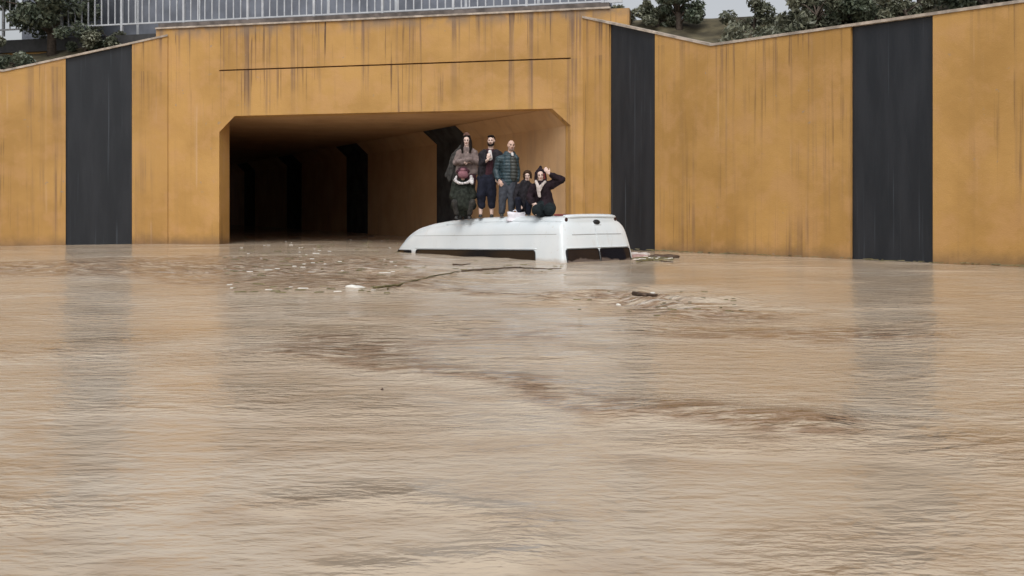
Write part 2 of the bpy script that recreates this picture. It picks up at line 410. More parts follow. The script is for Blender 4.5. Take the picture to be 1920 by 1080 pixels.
# tunnel
A=C0+U*S0; B=C0+U*S1; LT=56
def tq(base,t0,t1,o0,o1,z0,z1):   # box along the tunnel, o = offset sideways (to the right)
    P=lambda t,o,z: base+V*t+VO*o+Vector((0,0,z))
    return [P(t0,o0,z0),P(t0,o1,z0),P(t1,o1,z0),P(t1,o0,z0),P(t0,o0,z1),P(t0,o1,z1),P(t1,o1,z1),P(t1,o0,z1)]
m=MB(); m.hexa(tq(A,.30,LT,0,.5,-2,ZS+.3)); bpart('side_wall',m,M_tun)
m=MB(); m.hexa(tq(A,-.0,.275,.003,.5,-2,ZS-.45)); bpart('wall_end',m,M_wall)
m=MB(); m.hexa(tq(A,.275,.30,.03,.5,-2,ZS-.45)); bpart('wall_joint',m,M_black)
m=MB(); m.hexa(tq(B,.42,LT,-.3,0,-2,ZS+.3)); bpart('side_wall',m,M_tun)
# soffit, full width, inside the beam
P4=[A+V*.62+VO*.3,A+V*LT+VO*.3,B+V*LT-VO*.3,B+V*.62-VO*.3]
m=MB(); m.hexa([p+Vector((0,0,ZS+.012)) for p in P4]+[p+Vector((0,0,ZS+.5)) for p in P4]); bpart('soffit',m,M_tun)
# haunch along the right wall
m=MB(); hs0=.47; hw=.515
h0=[A+Vector((0,0,ZS-hs0)),A+Vector((0,0,ZS+.004)),A+U*hw+Vector((0,0,ZS+.004))]
m.add([p+V*.26 for p in h0]+[p+V*LT for p in h0],[(0,1,2),(5,4,3),(0,3,4,1),(1,4,5,2),(2,5,3,0)]); bpart('haunch',m,M_tun)
m=MB(); m.add([p+V*.006 for p in h0]+[p+V*.258 for p in h0],[(0,1,2),(5,4,3),(0,3,4,1),(1,4,5,2),(2,5,3,0)]); bpart('haunch_end',m,M_wall)
m=MB(); h0=[B+Vector((0,0,ZS-hs0)),B-U*hw+Vector((0,0,ZS+.004)),B+Vector((0,0,ZS+.004))]
m.add([p+V*.26 for p in h0]+[p+V*LT for p in h0],[(0,1,2),(5,4,3),(0,3,4,1),(1,4,5,2),(2,5,3,0)]); bpart('haunch',m,M_tun)
m=MB(); m.add([p+V*.006 for p in h0]+[p+V*.258 for p in h0],[(0,1,2),(5,4,3),(0,3,4,1),(1,4,5,2),(2,5,3,0)]); bpart('haunch_end',m,M_wall)
for i in range(5):                       # dark painted stripes down the tunnel wall
    t0=6.49+10.2*i
    m=MB(); m.hexa(tq(A,t0,t0+2.8,-.012,.02,-2,ZS-hs0)); 
    q=A+V*t0; n=Vector((0,0,0))
    hv=[A+Vector((0,0,ZS-hs0)),A+U*hw+Vector((0,0,ZS))]; off=(-VO+Vector((0,0,-1))).normalized()*.012
    m.hexa([hv[0]+V*t0+off,hv[1]+V*t0+off,hv[1]+V*(t0+2.8)+off,hv[0]+V*(t0+2.8)+off,hv[0]+V*t0,hv[1]+V*t0,hv[1]+V*(t0+2.8),hv[0]+V*(t0+2.8)])
    bpart('dark_wall_panel',m,M_black2)
# ledge and kerb above
bpart('ledge',MB().hexa(slab(-.75,13.0,-.055,.5,ZT+.003,ZT+.05)),M_conc)
bpart('kerb',MB().hexa(slab(-.70,13.0,.12,.45,ZT+.052,ZT+.20)),M_kerb)
bpart('deck',MB().hexa(slab(-1.26,60,.62,12,ZT-.4,ZT+.0)),M_road)
for a,b_ in ((13.2,60),): bpart('abutment',MB().hexa(slab(13.01,20,.7,1.2,-2,ZT-.02)),M_wall)

# railing
rl=empty('bridge_railing',fp(0,.25,ZT+.2),label='light grey steel bar railing along the top of the ochre underpass',cat='railing')
ro=rl.location.copy()
def rpart(name,s0,s1,d0,d1,z0,z1,mesh=[None]):
    v=[p-ro for p in slab(s0,s1,d0,d1,z0,z1)]
    return MB().add(v,[(3,2,1,0),(4,5,6,7),(0,1,5,4),(1,2,6,5),(2,3,7,6),(3,0,4,7)]).build(name,M_rail,rl)
zb=ZT+.235; zt_=ZT+1.20
rpart('rail',-.55,19,.225,.275,zb,zb+.045); rpart('rail',-.55,19,.22,.28,zt_,zt_+.05)
posts=[-.50+2.12*i for i in range(10)]
pm=None
for s in posts:
    o=rpart('post',s-.035,s+.035,.215,.285,ZT+.052,zt_-.002) if pm is None else None
    if o is None:
        o=pm.copy(); COL.objects.link(o); o.parent=rl; o.location=U*(s-posts[0])
    else: pm=o
bm0=None; k=0; s=-.50
while s<18.6:
    s+=.2355; k+=1
    if k%9==0: continue
    if bm0 is None:
        bm0=rpart('bar',s-.017,s+.017,.235,.265,zb+.047,zt_-.002); sb=s
    else:
        o=bm0.copy(); COL.objects.link(o); o.parent=rl; o.location=U*(s-sb)
# low end rail past the last post
rpart('end_rail',-1.05,-.56,.225,.275,zb-.03,zb+.05)
# barrier behind the railing
bb=empty('noise_barrier',fp(0,1.8,ZT),label='blue grey solid barrier behind the railing on the bridge deck',cat='barrier')
bo=bb.location.copy(); b0=None
for i in range(9):
    s0=-.55+2.2*i
    if b0 is None:
        v=[p-bo for p in slab(s0,s0+2.12,1.8,1.86,ZT,ZT+2.3)]; b0=MB().hexa(v).build('panel',M_barrier,bb)
        q0=MB().hexa([p-bo for p in slab(s0-.08,s0,1.77,1.89,ZT,ZT+2.36)]).build('post',M_rail,bb)
    else:
        for src in (b0,q0):
            o=src.copy(); COL.objects.link(o); o.parent=bb; o.location=U*(2.2*i)

# wing walls
def wing(name,base,d,back,prof,panels,label,clabel):
    """prof: list of (s, top z)"""
    root=empty(name,base,label=label,cat='retaining wall')
    def P(s,o,z): return d*s+back*o+Vector((0,0,z))
    def top(s): return float(np.interp(s,[p[0] for p in prof],[p[1] for p in prof]))
    send=prof[-1][0]
    cuts=sorted({0.0,send}|{x for p in panels for x in p}|{p[0] for p in prof})
    cuts=[c for c in cuts if c>=0]
    for a,b in zip(cuts[:-1],cuts[1:]):
        mid=(a+b)/2; isp=any(p0<=mid<=p1 for p0,p1 in panels)
        o0=.07 if isp else 0.0
        m=MB().hexa([P(a,o0,-2),P(b,o0,-2),P(b,.5,-2),P(a,.5,-2),P(a,o0,top(a)),P(b,o0,top(b)),P(b,.5,top(b)),P(a,.5,top(a))])
        m.build('dark_wall_panel' if isp else 'wall',M_black if isp else M_wall,root)
    for a,b in zip(prof[:-1],prof[1:]):
        m=MB().hexa([P(a[0],-.03,a[1]+.002),P(b[0],-.03,b[1]+.002),P(b[0],.55,b[1]+.002),P(a[0],.55,a[1]+.002),
                     P(a[0],-.03,a[1]+.06),P(b[0],-.03,b[1]+.06),P(b[0],.55,b[1]+.06),P(a[0],.55,a[1]+.06)])
        m.build('coping',M_conc,root)
    return top
WR=Vector((.64,-.77,0)).normalized(); BR=Vector((.77,.64,0)).normalized()
topR=wing('retaining_wall',C0+Vector((0.0,-.012,0)),WR,BR,[(0,6.23),(4.4,4.93),(30,4.6)],[(.994,2.61),(8.1,9.9),(16,17.8)],
     'ochre retaining wall with tall dark panel right of the van','')
CL=C0+U*12.6+Vector((0,-.03,0)); WL=(.8*U-.6*NIN).normalized(); BL=Vector((WL.y,-WL.x,0))
if BL.y<0: BL=-BL
topL=wing('retaining_wall',CL,WL,BL,[(0,6.23),(4.4,4.93),(30,4.6)],[(1.0,2.8),(8,9.8)],
     'ochre retaining wall with dark panels at the far left of the underpass','')
def bank(name,base,d,back,top):
    S=np.concatenate([np.linspace(-1.0,6,22),np.linspace(6.5,60,40)]); Dd=np.concatenate([np.linspace(.52,8,26),np.linspace(9,90,20)])
    v=[];f=[]
    for s in S:
        for q in Dd:
            z=min(6.35,top(max(s,0))-.12+.32*(q-.5)); p=base+d*s+back*q
            z+=.10*noise.noise(Vector((p.x*.9,p.y*.9,0)))*min(1,(q-.5))+ .04*noise.noise(p*3)*min(1,(q-.5))
            v.append((p.x,p.y,z))
    n=len(Dd)
    for i in range(len(S)-1):
        for j in range(n-1): f.append((i*n+j,i*n+j+1,(i+1)*n+j+1,(i+1)*n+j))
    return mesh_obj(name,v,f,M_soil,smooth=True,kind='structure')
bank('embankment',C0,WR,BR,topR); bank('embankment',CL,WL,BL,topL)

# ---------------------------------------------------------------- vegetation
def leaf_mat(name,a,b_):
    m,nt,b=new_mat(name)
    g=N(nt,'ShaderNodeNewGeometry'); p=g.outputs['Position']
    c=mixc(nt,ramp(nt,noise_t(nt,p,2.2,3),.35,.65),a,b_)
    oi=g.outputs['Random Per Island']; c=mixc(nt,ramp(nt,oi,.80,1.0,0,.6),c,tuple(min(1,x*2.2+.02) for x in b_))
    nt.links.new(c,b.inputs['Base Color']); b.inputs['Roughness'].default_value=.45; return m
M_leafA=leaf_mat('grey_green_leaves',(.050,.068,.045),(.12,.14,.095))
M_leafB=leaf_mat('olive_leaves',(.065,.075,.048),(.16,.165,.115))
M_bark=simple('bark',(.09,.07,.055),.9,.3,14,bmp=.8,bscale=30)
def leaves(n,centres,rad,size,seed):
    r=np.random.default_rng(seed); C=np.array(centres); R=np.array(rad)
    i=r.integers(0,len(C),n); d=r.normal(size=(n,3)); d/=np.linalg.norm(d,axis=1)[:,None]
    p=C[i]+d*(R[i]*(r.random(n)**.45))[:,None]*np.array([1,1,.85])
    a=r.normal(size=(n,3)); a/=np.linalg.norm(a,axis=1)[:,None]; b=np.cross(a,r.normal(size=(n,3))); b/=np.linalg.norm(b,axis=1)[:,None]
    s=(size*(.6+.8*r.random(n)))[:,None]
    v=np.stack([p-a*s,p+b*s*.42,p+a*s,p-b*s*.42],1).reshape(-1,3)
    return v
def tree(name,loc,h,spread,ncl,nl,size,mat,seed,label,cat='tree',group=None,trunk=.10,base=.3):
    root=empty(name,loc,label=label,cat=cat,group=group); r=random.Random(seed); m=MB()
    top=Vector((r.uniform(-.2,.2),r.uniform(-.2,.2),h*.75))
    m.tube([(0,0,-.4),(top.x*.3,top.y*.3,h*.3),(top.x*.7,top.y*.7,h*.55),top],[trunk*1.3,trunk,trunk*.6,trunk*.25])
    cs=[];rs=[]
    for i in range(ncl):
        t=r.uniform(base,1.0); a=r.uniform(0,6.28); sp=spread*(1-.55*abs(t-.6))*r.uniform(.35,1)
        c=Vector((math.cos(a)*sp,math.sin(a)*sp,h*t)); cs.append(tuple(c)); rs.append(r.uniform(.16,.34)*spread)
        st=top*(t*.7); m.tube([st,(st+c)/2+Vector((0,0,.08*h)),c],[trunk*.4,trunk*.22,trunk*.07],5)
    m.build('trunk',M_bark,root,smooth=True)
    v=leaves(nl,cs,rs,size,seed)
    me=bpy.data.meshes.new('crown'); n=len(v)//4
    me.vertices.add(len(v)); me.vertices.foreach_set('co',v.ravel()); me.loops.add(len(v)); me.loops.foreach_set('vertex_index',np.arange(len(v),dtype=np.int32))
    me.polygons.add(n); me.polygons.foreach_set('loop_start',np.arange(0,len(v),4,dtype=np.int32)); me.update(calc_edges=True)
    me.materials.append(mat); o=bpy.data.objects.new('crown',me); COL.objects.link(o); o.parent=root
    return root
def onbank(base,d,back,top,s,q):
    p=base+d*s+back*q; return Vector((p.x,p.y,min(6.35,top(max(s,0))-.12+.32*(q-.5))))
GT='trees and shrubs on the banks above the retaining walls'
spec=[ # right bank: s, back, h, spread, clumps, leaves, leaf size, mat, kind, label
 (1.5,1.25,.62,.62,18,5200,.055,M_leafB,'shrub','olive scrubby shrub on the bank straight above the dark panel'),
 (2.15,1.5,1.25,.85,26,8000,.06,M_leafA,'shrub','taller grey green shrub right of the scrub above the dark panel'),
 (.55,1.0,.42,.40,10,1300,.05,M_leafB,'shrub','small pale scrubby shrub by the end of the bridge beam'),
 (4.6,3.6,3.4,1.9,30,11000,.085,M_leafA,'tree','grey green tree rising behind the shrub above the dark panel'),
 (8.0,3.2,3.6,2.2,34,13000,.09,M_leafB,'tree','olive coloured tree on the bank above the second dark panel'),
 (12.5,3.0,3.2,2.2,30,11000,.09,M_leafA,'tree','grey green tree near the right edge of the view'),
 (6.2,1.5,.9,.9,16,3500,.07,M_leafB,'shrub','low olive shrub behind the coping between the two trees'),
 (10.3,1.5,1.0,1.0,16,3500,.07,M_leafA,'shrub','low grey green shrub behind the coping at right'),
]
rv=random.Random(17)
def low_shrubs(basep,d,back,top,ss,side,g):
    for i,s_ in enumerate(ss):
        tree('shrub',onbank(basep,d,back,top,s_+rv.uniform(-.2,.2),rv.uniform(1.0,2.6)),rv.uniform(.45,.8),rv.uniform(.7,1.1),10,2600,.055,rv.choice([M_leafA,M_leafB]),300+i+(50 if side=='left' else 0),
            ['first','second','third','fourth','fifth','sixth','seventh','eighth','ninth','tenth'][i]+' low scrubby shrub behind the '+side+' coping, counted outwards from the bridge','shrub',g,trunk=.04,base=.05)
for i,(s,q,h,sp,nc,nl,sz,mt,kd,lb) in enumerate(spec):
    tree(kd,onbank(C0,WR,BR,topR,s,q),h,sp,nc,nl,sz,mt,20+i,lb,kd,trunk=.05+.025*h,base=.15 if kd=='shrub' else .35)
for i,(s,q,h,sp,nc,nl,sz,mt,kd,lb) in enumerate([
 (3.2,2.6,3.0,1.9,28,10000,.085,M_leafA,'tree','grey green tree above the retaining wall at the far left'),
 (7.5,3.0,3.5,2.2,30,11000,.09,M_leafB,'tree','olive coloured tree beyond the left end of the left wall'),
 (5.2,1.5,.9,.9,14,3000,.07,M_leafB,'shrub','low olive shrub behind the coping at far left')]):
    tree(kd,onbank(CL,WL,BL,topL,s,q),h,sp,nc,nl,sz,mt,60+i,lb,kd,trunk=.05+.025*h,base=.15 if kd=='shrub' else .35)

low_shrubs(C0,WR,BR,topR,[3.9,5.0,5.6,6.9,7.6,8.8,9.5,11.2,12.3,13.5],'right','low shrubs on the right bank')
low_shrubs(CL,WL,BL,topL,[1.5,2.4,4.2,6.0],'left','low shrubs on the left bank')
# ---------------------------------------------------------------- the van
VO_=Vector((1.776,20.52,0)); VROT=math.atan2(.781,-.624)
van=empty('passenger_van',VO_,(0,math.radians(1.6),VROT),label='white high roof van sunk to its windows in brown flood water, people on its roof',cat='van')
hp=[(0,0),(.20,.001),(.40,.006),(.55,.016),(.62,.028),(.675,.048),(.705,.08),(.715,.118),(.722,.128),(.752,.134),(.775,.146),(.805,.175),(.842,.225),(.868,.29),(.884,.36),(.8905,.41),(.905,.50),(.925,.62),(.945,.78),(.960,.95),(.972,1.2),(.98,1.6),(.98,2.0)]
hpy=np.array([a*1.03 for a,b in hp]); hph=np.array([b for a,b in hp])
rLx=[0,.5,1.8,3.1,3.8,4.35,5.0,5.6,5.95,6.28,6.62,6.85,7.2,7.5]; rLz=[.94,.955,.975,.967,.950,.925,.87,.78,.66,.50,.17,-.05,-.25,-.6]
_g=np.linspace(-.5,7.5,630); _z=np.interp(_g,rLx,rLz); _k=np.exp(-np.linspace(-2.5,2.5,31)**2/2); _k/=_k.sum()
_z=np.convolve(np.pad(_z,15,mode='edge'),_k,'valid')
def roof(L): return float(np.interp(L,_g,_z))
def halfw(h): return float(np.interp(h,hph,hpy))
def lean(h): return float(np.interp(h,[0,.08,.15,.25,.4,.6,.95,3],[.235,.225,.215,.165,.115,.07,0,0]))
def taper(L): 
    t=float(np.interp(L,[0,3.6,5.0,6.0,6.8,7.5],[1,1,.985,.94,.87,.74])); 
    return t-float(np.interp(L,[0,.015,.04,.09],[.05,.022,.006,0]))
def sx_(L,h): return L+lean(h)*max(0,1-L/1.8)
def side_pt(L,z,side,off=0):
    h=roof(L)-z; return Vector((sx_(L,h),side*(halfw(h)*taper(L)+off),z))
# body rings
Ls=[0,.015,.04,.09,.18,.3,.45]+list(np.linspace(.6,7.5,70))
dens=[]
for (a,b),(c,d) in zip(hp[:-1],hp[1:]):
    n=max(1,int(math.hypot(c-a,d-b)/.06)); 
    for i in range(n): dens.append((a+(c-a)*i/n,b+(d-b)*i/n))
dens.append(hp[-1])
half=[(y*1.03,h) for y,h in dens]
ring=[(-y,h) for y,h in reversed(half[1:])]+half
nr=len(ring); v=[];f=[]
for L in Ls:
    R=roof(L)
    for y,h in ring: v.append((sx_(L,h),y*taper(L),R-h))
for i in range(len(Ls)-1):
    for j in range(nr-1): f.append((i*nr+j,(i+1)*nr+j,(i+1)*nr+j+1,i*nr+j+1))
f.append(tuple((len(Ls)-1)*nr+j for j in range(nr)))
# rear face rows
top_i=[j for j,(y,h) in enumerate(ring) if abs(y)<=.62*1.03+1e-6]; j0,j1=top_i[0],top_i[-1]; M_=len(top_i)
prev=list(range(j0,j1+1)); base_n=len(v); jj=1
ytop=[ring[j][0]/ring[j1][0] for j in top_i]
while j0-jj>=0:
    a,b=j0-jj,j1+jj; y,h=ring[b]; row=[a]
    for c in range(1,M_-1):
        u=ytop[c]; x=lean(h)-.035*(1-abs(u)**6)*min(1,h/.06)
        v.append((x,u*y*taper(0),roof(0)-h)); row.append(len(v)-1)
    row.append(b)
    for c in range(M_-1): f.append((prev[c],prev[c+1],row[c+1],row[c]))
    prev=row; jj+=1
body=mesh_obj('body',v,f,M_van,van,smooth=True)
def rounded_rows(a0,a1,z0,z1,r,nz=14,na=24):
    zs=sorted({z0,z1}|{z1-r*(1-math.cos(t)) for t in np.linspace(0,math.pi/2,6)}|{z0+r*(1-math.cos(t)) for t in np.linspace(0,math.pi/2,6)}|set(np.linspace(z0+r,z1-r,nz)))
    rows=[]
    for z in zs:
        e=0
        if z>z1-r: q=(z-(z1-r))/r; e=r*(1-math.sqrt(max(0,1-q*q)))
        if z<z0+r: q=((z0+r)-z)/r; e=r*(1-math.sqrt(max(0,1-q*q)))
        rows.append([(a0+e+(a1-a0-2*e)*i/na,z) for i in range(na+1)])
    return rows
def patch(name,rows,fn,mat,thick=.006,parent=van,**k):
    n=len(rows[0]); v=[fn(a,z,0) for r in rows for a,z in r]; nn=len(v)
    v+=[fn(a,z,-thick) for r in rows for a,z in r]; f=[]
    for i in range(len(rows)-1):
        for j in range(n-1):
            f.append((i*n+j,i*n+j+1,(i+1)*n+j+1,(i+1)*n+j))
    edge=[j for j in range(n)]+[i*n+n-1 for i in range(1,len(rows))]+[(len(rows)-1)*n+j for j in range(n-2,-1,-1)]+[i*n for i in range(len(rows)-2,0,-1)]
    for a,b in zip(edge,edge[1:]+edge[:1]): f.append((a,b,b+nn,a+nn))
    o=mesh_obj(name,v,f,mat,parent,smooth=False,**k)
    bm=bmesh.new(); bm.from_mesh(o.data); bmesh.ops.recalc_face_normals(bm,faces=bm.faces); bm.to_mesh(o.data); bm.free()
    return o
def frame_tube(name,rows,fn,r,mat,parent):
    n=len(rows); pts=[rows[0][j] for j in range(len(rows[0]))]+[rows[i][-1] for i in range(1,n)]+[rows[-1][j] for j in range(len(rows[0])-2,-1,-1)]+[rows[i][0] for i in range(n-2,-1,-1)]
    P=[];last=None
    for a,z in pts:
        p=fn(a,z,.004)
        if last is None or (p-last).length>.004: P.append(p); last=p
    return MB().tube(P,r,6).build(name,mat,parent,smooth=True)
for side in (1,-1):
    fn=lambda a,z,o,side=side: side_pt(a,z,side,o+.006)
    rw=rounded_rows(.84,5.34,-.40,.243,.075,na=60)
    g=patch('side_window',rw,fn,M_glass2); frame_tube('window_seal',rw,fn,.009,M_rubber,g)
    rw=rounded_rows(5.56,6.34,-.40,.225,.05,na=20)
    g=patch('cab_window',rw,fn,M_glass2); frame_tube('window_seal',rw,fn,.009,M_rubber,g)
    # pressed lip above the long window
    MB().tube([side_pt(L,.272,side,.002) for L in np.linspace(.80,5.38,50)],.010,6).build('window_lip',M_van,van,smooth=True)
    # drip rail above the side panel
    MB().tube([side_pt(L,.565,side,-.001) for L in np.linspace(.16,5.55,60)],.006,6).build('side_crease',M_seam,van,smooth=True)
    MB().tube([side_pt(L,roof(L)-.118,side,.014) for L in np.linspace(.06,4.3,50)],.017,8).build('drip_rail',M_van,van,smooth=True)
def rear_fn(y,z,o):
    h=roof(0)-z; u=min(1,abs(y)/(halfw(h)*taper(0))); return Vector((lean(h)-.035*(1-u**6)-o-.004,y,z))
for s in (1,-1):
    a0,a1=(.012,.885) if s>0 else (-.885,-.012)
    rw=rounded_rows(a0,a1,-.40,.262,.06,na=24)
    g=patch('rear_window',rw,rear_fn,M_glass); frame_tube('window_seal',rw,rear_fn,.009,M_rubber,g)
MB().tube([rear_fn(y,.288,.002) for y in np.linspace(-.86,.86,30)],.010,6).build('window_lip',M_van,van,smooth=True)
MB().tube([rear_fn(0,z,.001) for z in np.linspace(-.4,.80,12)],.005,6).build('door_seam',M_van,van,smooth=True)
MB().tube([rear_fn(y,.545+.01*math.cos(y*1.5),.0) for y in np.linspace(-.70,.66,20)],.006,6).build('door_crease',M_seam,van,smooth=True)
# roof end visor, marker lamps, high mounted lamp
def rear_h(y,h,o): return Vector((lean(h)-o,y,roof(0)-h))
m=MB()
yy=np.linspace(-.70,.70,24); prof=[(.02,-.02),(-.035,.0),(-.055,.025),(-.050,.05),(.02,.055)]
for y in yy:
    cr=-.020*(abs(y)/.7)**3
    for dx,dh in prof: m.v.append((lean(0)+dx+ .05*(abs(y)/.7)**8, y, roof(0)+cr-dh+.006))
n=len(prof)
for i in range(len(yy)-1):
    for j in range(n): m.f.append((i*n+j,i*n+(j+1)%n,(i+1)*n+(j+1)%n,(i+1)*n+j))
m.f.append(tuple(range(n))); m.f.append(tuple((len(yy)-1)*n+j for j in range(n))[::-1])
m.build('roof_visor',M_van,van)
for y in (-.66,.69):
    m=MB().ell((lean(.09)-.006,y,roof(0)-.088),(.018,.040,.042)); g=m.build('marker_lamp',M_lampred,van,smooth=True)
m=MB().ell((lean(.16)-.015,-.10,roof(0)-.150),(.05,.11,.060)); m.ell((lean(.2)-.01,-.10,roof(0)-.205),(.03,.27,.014)); m.ell((lean(.1)-.02,-.08,roof(0)-.105),(.015,.06,.035)); m.cone((lean(.1)-.02,-.16,roof(0)-.15),(lean(.1)-.03,-.26,roof(0)-.185),.02,.012)
m.build('rear_camera_housing',M_rubber,van,smooth=True)
# windscreen on the sloping nose
wv=[];wf=[]
LL=np.linspace(5.15,6.6,16); YY=np.linspace(-.62,.62,14)
for L in LL:
    for y in YY: 
        hh=float(np.interp(abs(y),hpy,hph)); wv.append((L,y*taper(L),roof(L)-hh+.006))
for i in range(15):
    for j in range(13): wf.append((i*14+j,i*14+j+1,(i+1)*14+j+1,(i+1)*14+j))
mesh_obj('windscreen',wv,wf,M_glass,van,smooth=True)
bpy.context.view_layer.update()
VM=van.matrix_world.copy()
def roofz(L,y):     # world height and place of a roof point
    hh=float(np.interp(abs(y),hpy,hph)); return VM@Vector((L,y,roof(L)-hh))

# ---------------------------------------------------------------- people
def hand(mb, wrist, d, side, curl=.5, s=1.0, normal=(0,1,0)):
    """palm, four unequal bent fingers and a thumb; d = direction of the hand, side = which way the thumb leaves"""
    w=Vector(wrist); d=Vector(d).normalized(); n=Vector(normal); n=(n-d*n.dot(d)).normalized(); x=d.cross(n).normalized()*side
    c=w+d*.045*s; mb.cone(w,c+d*.02*s,.026*s,.034*s,flat=.5,axis=n); mb.cone(c-x*.018*s,c+x*.018*s,.026*s,.026*s,flat=.5,axis=n)
    for i,(o,l) in enumerate(((.030,.070),(.010,.080),(-.010,.075),(-.030,.058))):
        a=w+d*.080*s+x*o*s; b=a+(d*math.cos(curl*.7)+n*math.sin(curl*.7)+x*o*2.5).normalized()*l*.55*s
        e=b+(d*math.cos(curl*1.9)+n*math.sin(curl*1.9)).normalized()*l*.5*s
        mb.cone(a,b,.0100*s,.0092*s,8,3); mb.cone(b,e,.0092*s,.0075*s,8,3)
    a=w+d*.03*s+x*.028*s; b=a+(d*.6+x*.75+n*.25).normalized()*.036*s; e=b+(d*.9+x*.2+n*.4).normalized()*.030*s
    mb.cone(a,b,.0125*s,.0105*s,8,3); mb.cone(b,e,.0105*s,.0085*s,8,3)
def head_rot(turn=0,nod=0,tilt=0): return Matrix.Rotation(math.radians(turn),3,'Z')@Matrix.Rotation(math.radians(tilt),3,'Y')@Matrix.Rotation(math.radians(nod),3,'X')
def head(mb,c,R,s=1.0):     # face looks along -Y before rotation
    c=Vector(c); P=lambda *a: c+R@(Vector(a)*s)
    mb.ell(P(0,.012,.025),(.074*s,.094*s,.090*s),R); mb.ell(P(0,-.012,-.030),(.060*s,.074*s,.082*s),R)
    mb.cone(P(-.022,-.052,-.088),P(.022,-.052,-.088),.022*s,.022*s)
    mb.cone(P(0,-.086,.012),P(0,-.104,-.026),.009*s,.014*s,8,3)
    mb.cone(P(-.010,-.092,-.030),P(.010,-.092,-.030),.009*s,.009*s,8,3)
    mb.cone(P(-.042,-.078,.026),P(.042,-.078,.026),.010*s,.010*s,8,3)
    mb.cone(P(-.020,-.078,-.056),P(.020,-.078,-.056),.010*s,.010*s,8,3)
    for q in (-1,1):
        mb.ell(P(q*.076,.006,-.005),(.010*s,.020*s,.032*s),R,10,8); mb.ell(P(q*.040,-.062,-.018),(.020*s,.018*s,.022*s),R,10,8)
def face_parts(root,c,R,s=1.0,brow=True):
    c=Vector(c); P=lambda *a: c+R@(Vector(a)*s)
    for q in (-1,1):
        MB().ell(P(q*.030,-.077,.004),(.0135*s,.009*s,.0065*s),R,10,6).build('eye',M_eye,root,smooth=True)
        if brow: MB().cone(P(q*.016,-.090,.026),P(q*.046,-.082,.024),.0055*s,.0045*s,6,2).build('eyebrow',M_hair,root,smooth=True)
    MB().cone(P(-.018,-.089,-.056),P(.018,-.089,-.056),.0055*s,.0055*s,6,2).build('mouth',M_lip,root,smooth=True)
def limb(mb,pts,rs,**k):
    for a,b,ra,rb in zip(pts[:-1],pts[1:],rs[:-1],rs[1:]): mb.cone(a,b,ra,rb,**k)
def shoe(root,p,d=(0,-1,0),mat=None):
    p=Vector(p); d=Vector(d).normalized(); m=MB(); x=d.cross(Vector((0,0,1)))
    m.cone(p-d*.05+Vector((0,0,.038)),p+d*.10+Vector((0,0,.034)),.042,.040,12,4,flat=.75,axis=Vector((0,0,1))); m.cone(p+Vector((0,0,.04)),p+Vector((0,0,.055)),.042,.036)
    m.box((p.x-.045,p.y-.17 if d.y<0 else p.y-.08,p.z+.0),(p.x+.045,p.y+.08,p.z+.018))
    return remeshed(m,'shoe',mat or M_shoe,root,.010)
def person(px,py,D,label,sub=(0,0)):
    p=at(px,py,D); root=empty('person',p,label=label,cat='person')
    J=lambda x,y,d=0.0: at(x,y,D+d)-p
    return root,J
VX=.0085

# -- woman in taupe knit, arms folded, long dark hair, dark coat hanging over her shoulder
q=roofz(3.75,.50); D1=q.y; root,J=person(873,HZ-(q.z-CAMZ)*F/D1,D1,'standing woman in taupe knit, arms folded, long dark hair, coat over her shoulder')
ft=Vector((0,0,0)); b=MB(); R=head_rot(-4,4)
hc=J(875,264,-.02); head(b,hc,R,1.0)
neck=J(875,277); ch=J(875,296); wa=J(876,318); pe=J(876,334)
shl,shr=J(861,287),J(890,287)
limb(b,[hc-Vector((0,0,.03)),neck-Vector((0,0,.06))],[.055,.062])
limb(b,[J(875,288),ch,wa,pe],[.11,.125,.115,.14],flat=.75,axis=Vector((0,1,0)))
limb(b,[shl,shr],[.050,.050])
ell_,elr=J(853,305,-.05),J(896,305,-.05)
hl,hr=J(886,300,-.20),J(866,305,-.22)
limb(b,[shl,ell_,J(872,304,-.20)],[.05,.042,.030]); limb(b,[shr,elr,J(878,303,-.20)],[.05,.042,.030])
hand(b,J(872,304,-.20),(1,-.05,.25),1,.6,1,(0,1,0)); hand(b,J(878,303,-.20),(-1,-.05,-.15),1,.6,1,(0,1,0))
fz=.07
for sx in (-1,1): limb(b,[pe+Vector((sx*.09,0,-.03)),Vector((sx*.10,.0,.50)),Vector((sx*.10,.02,fz))],[.09,.058,.038])
remeshed(b,'body',M_skin2,root,VX)
face_parts(root,hc,R)
c=MB(); limb(c,[J(875,284),ch,wa,J(876,326)],[.115,.165,.155,.175],flat=.72,axis=Vector((0,1,0))); limb(c,[J(875,280),shl],[.085,.078]); limb(c,[J(875,280),shr],[.085,.078])
limb(c,[shl,ell_,J(867,304.5,-.19)],[.064,.066,.050]); limb(c,[shr,elr,J(884,302,-.19)],[.064,.066,.050])
limb(c,[J(862,290),J(862,322)],[.09,.11]); limb(c,[J(889,290),J(888,322)],[.09,.11])
limb(c,[J(858,303,-.17),J(882,299,-.22)],[.055,.05]); limb(c,[J(874,280),J(876,281)],[.075,.075])
remeshed(c,'knit_top',M_beige,root,.011,fold=.016)
c=MB()
for sx in (-1,1): limb(c,[pe+Vector((sx*.08,0,0)),Vector((sx*.10,0,.50)),Vector((sx*.10,.02,.13))],[.135,.085,.065])
limb(c,[pe+Vector((-.08,0,.03)),pe+Vector((.08,0,.03))],[.13,.13]); remeshed(c,'trousers',M_maroon,root,.012,fold=.01)
